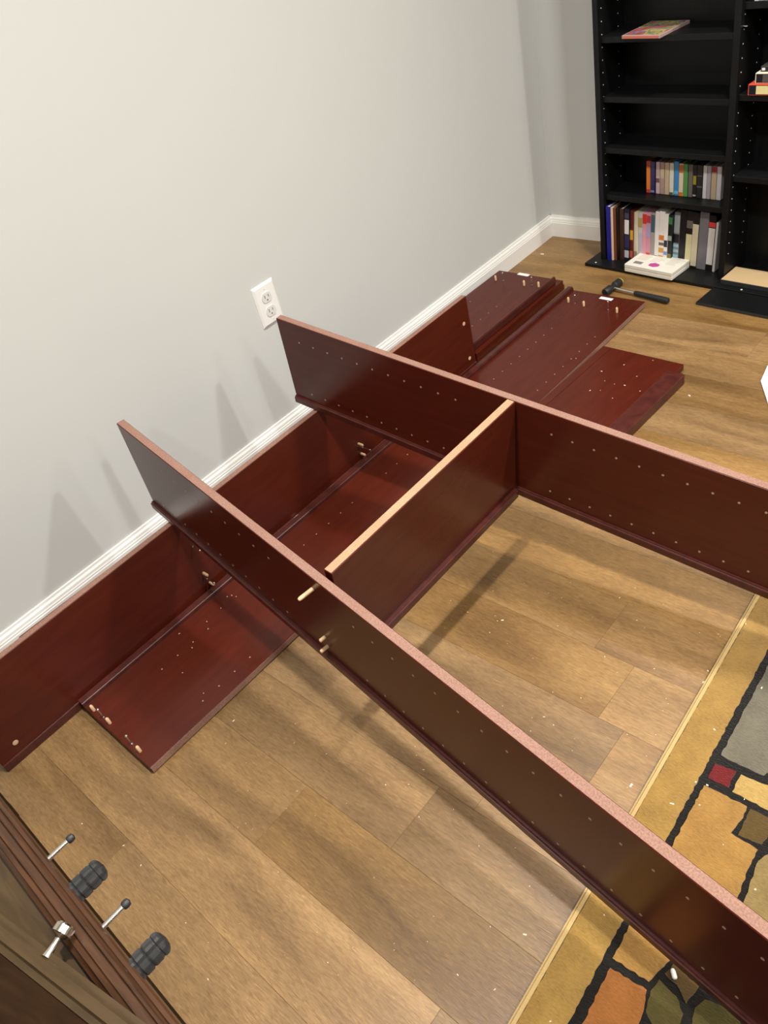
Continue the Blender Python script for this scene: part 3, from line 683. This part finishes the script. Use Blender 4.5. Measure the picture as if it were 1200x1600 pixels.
def ribbed():
    "octagonal grip cut into cushions by rings and lengthwise grooves"
    bm = bmesh.new(); nseg = 24; hs = []
    L, R = .062, .0140; k = 42
    rings = []
    for i in range(k+1):
        t = i/k; z = t*L
        env = R*min(1.0, math.sqrt(max(0.0, 1-max(0, (t-.86)/.14)**2))+.02)
        ph = (t*5) % 1.0; gro = 1-.15*max(0, 1-min(ph, 1-ph)/.12)
        ring = []
        for s in range(nseg):
            an = 2*math.pi*s/nseg; q = (s % 4); lg_ = .80 if q == 0 else 1.0
            r = env*gro*lg_; ring.append(bm.verts.new((r*math.cos(an), r*math.sin(an), z)))
        rings.append(ring)
    for a, b in zip(rings, rings[1:]):
        for s in range(nseg): bm.faces.new((a[s], a[(s+1) % nseg], b[(s+1) % nseg], b[s]))
    bm.faces.new(rings[0][::-1]); bm.faces.new(rings[-1])
    return mesh_of(bm, 'grip')
GR = ribbed(); GR.materials.append(M['grip'])
ROD = lathe('rod', [(.0032, -.025), (.0032, .036)], 12); ROD.materials.append(M['steel'])
CAP = lathe('rod_cap', [(.0038, .033), (.0050, .0345), (.0054, .038), (.0044, .0415), (0, .043)], 14); CAP.materials.append(M['grip'])
RYm = Matrix.Rotation(-math.pi/2, 4, 'X')
for i, rx in enumerate((.899, .964, 1.030, 1.098)):
    lx = rx-.778
    mw = MG @ T(lx, -.008, GZ-.016) @ RYm
    if i % 2 == 0:
        mw = MG @ T(lx, -.006, GZ-.016) @ RYm
        r = put('rod', ROD, None, gt, mw); put('rod_cap', CAP, None, r, mw)
    else:
        mw = MG @ T(lx+.001, -.010, GZ-.018) @ RYm
        r = put('rod', ROD, None, gt, mw @ Matrix.Scale(.9, 4, (0, 0, 1))); put('hand_grip', GR, None, r, mw @ T(0, 0, -.012))
# wooden door leaf with a chrome knob resting on the table
p0, p1 = at(-60, 1381, GZ+.026), at(330, 1676, GZ+.026)
da = math.atan2(p1.y-p0.y, p1.x-p0.x)
MD = T(p0.x, p0.y, GZ+.0012) @ RZ(da)
dl = (p1-p0).length
dr = empty('cabinet_door', MD, 'dark brown rounded cabinet door with a chrome knob, in the very bottom left corner', 'door')
bmd = bmesh.new(); bm_box(bmd, 0, dl, -.028, 0, 0, .026)
lg = [q for q in bmd.edges if abs(q.verts[0].co.x-q.verts[1].co.x) > .05 and q.verts[0].co.z > .02]
bmesh.ops.bevel(bmd, geom=lg, offset=.009, segments=5, affect='EDGES')
put('door_rail', mesh_of(bmd, 'door_rail', smooth=False), 'walnut_l', dr, MD)
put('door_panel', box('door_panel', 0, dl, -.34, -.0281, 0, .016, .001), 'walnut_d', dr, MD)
kp = at(76, 1490, GZ+.016); kq = at(100, 1452, GZ+.016)
kd = kq-kp; kd.z = 0; kl = kd.length
MK = T(kp.x, kp.y, GZ+.016) @ RZ(math.atan2(kd.y, kd.x)) @ Matrix.Rotation(math.pi/2, 4, 'Y')
put('knob', lathe('knob', [(.0055, -.004), (.0042, .002), (.0030, kl*.45), (.0034, kl*.62), (.0095, kl*.74), (.0115, kl*.80), (.0115, kl*1.12), (.0095, kl*1.2), (0, kl*1.23)], 24), plain('brushed_chrome', (.75, .70, .60), .22, 1.0), dr, MK, label='chrome knob')
# ================================================================== sawdust and chips
def dust():
    rg = random.Random(3); bm = bmesh.new()
    def chip(x, y, z, s):
        a = rg.uniform(0, 6.3); l, t = s*rg.uniform(.7, 1.8), s*rg.uniform(.5, .8); c, d_ = math.cos(a), math.sin(a)
        hgt = s*.4
        vs = []
        for zz_ in (0, hgt):
            for sx, sy in ((-1, -1), (1, -1), (1, 1), (-1, 1)):
                px_, py_ = sx*l*(1 if zz_ == 0 else .6), sy*t*(1 if zz_ == 0 else .6)
                vs.append(bm.verts.new((x+c*px_-d_*py_, y+d_*px_+c*py_, z+zz_)))
        for f in ((0, 3, 2, 1), (4, 5, 6, 7), (0, 1, 5, 4), (1, 2, 6, 5), (2, 3, 7, 6), (3, 0, 4, 7)): bm.faces.new([vs[i] for i in f])
    for u, v, s in ((986, 1227, .0028), (785, 969, .0020), (847, 397, .0045), (365, 1126, .0014), (220, 1352, .0013), (193, 1321, .0013), (128, 1287, .0012), (820, 1460, .0018), (894, 1427, .0013), (715, 1523, .0010), (773, 1546, .0010), (920, 1432, .0012), (248, 1473, .0026), (968, 934, .001), (1100, 1066, .003), (1106, 1048, .0016), (850, 1120, .001), (1077, 618, .0022), (290, 1442, .001), (325, 1530, .001)):
        p = at(u, v, .0001); chip(p.x, p.y, .0001, s)
    for _ in range(90):
        p = at(rg.uniform(600, 1150), rg.uniform(830, 1250), 0)
        if p.x < 1.32 and -2.1 < p.y < -1.45: chip(p.x, p.y, .0001, rg.uniform(.0004, .0010))
    for _ in range(50):
        x, y = rg.uniform(.6, 1.3), rg.uniform(-2.5, -2.05); chip(x, y, .0001, rg.uniform(.0004, .0008))
    for u, v in ((870, 618), (945, 595), (976, 602), (995, 588), (1020, 563), (938, 610), (960, 600), (922, 610), (1000, 611), (957, 622), (900, 560), (940, 580), (975, 570)):
        p = at(u, v, .0285); chip(p.x, p.y, .0284, rg.uniform(.0009, .0017))
    for u, v in ((355, 932), (369, 932), (362, 930), (345, 950), (323, 971), (285, 1051), (318, 1083), (300, 1012), (280, 990)):
        p = at(u, v, .0198); chip(p.x, p.y, .0196, rg.uniform(.0008, .0013))
    first = mesh_of(bm, 'sawdust'); bm = bmesh.new()
    for u, v in ((1165, 975), (1116, 1140), (1093, 1258), (1130, 1320), (1190, 1075), (1105, 1227), (1163, 1249), (1087, 1222), (944, 1430), (860, 1596), (1180, 1390), (1050, 1256)):
        p = at(u, v, RUG_T); chip(p.x, p.y, RUG_T+.0006, rg.uniform(.0010, .0019))
    return first, mesh_of(bm, 'sawdust')
d1, d2 = dust(); mch = plain('pale_wood_chip', (.70, .62, .46), .8)
tag(put('sawdust', d1, mch), 'pale wood chips and crumbs scattered over the floor and boards', 'sawdust', kind='stuff')
tag(put('sawdust', d2, mch), 'pale wood chips caught in the rug pile', 'sawdust', kind='stuff')
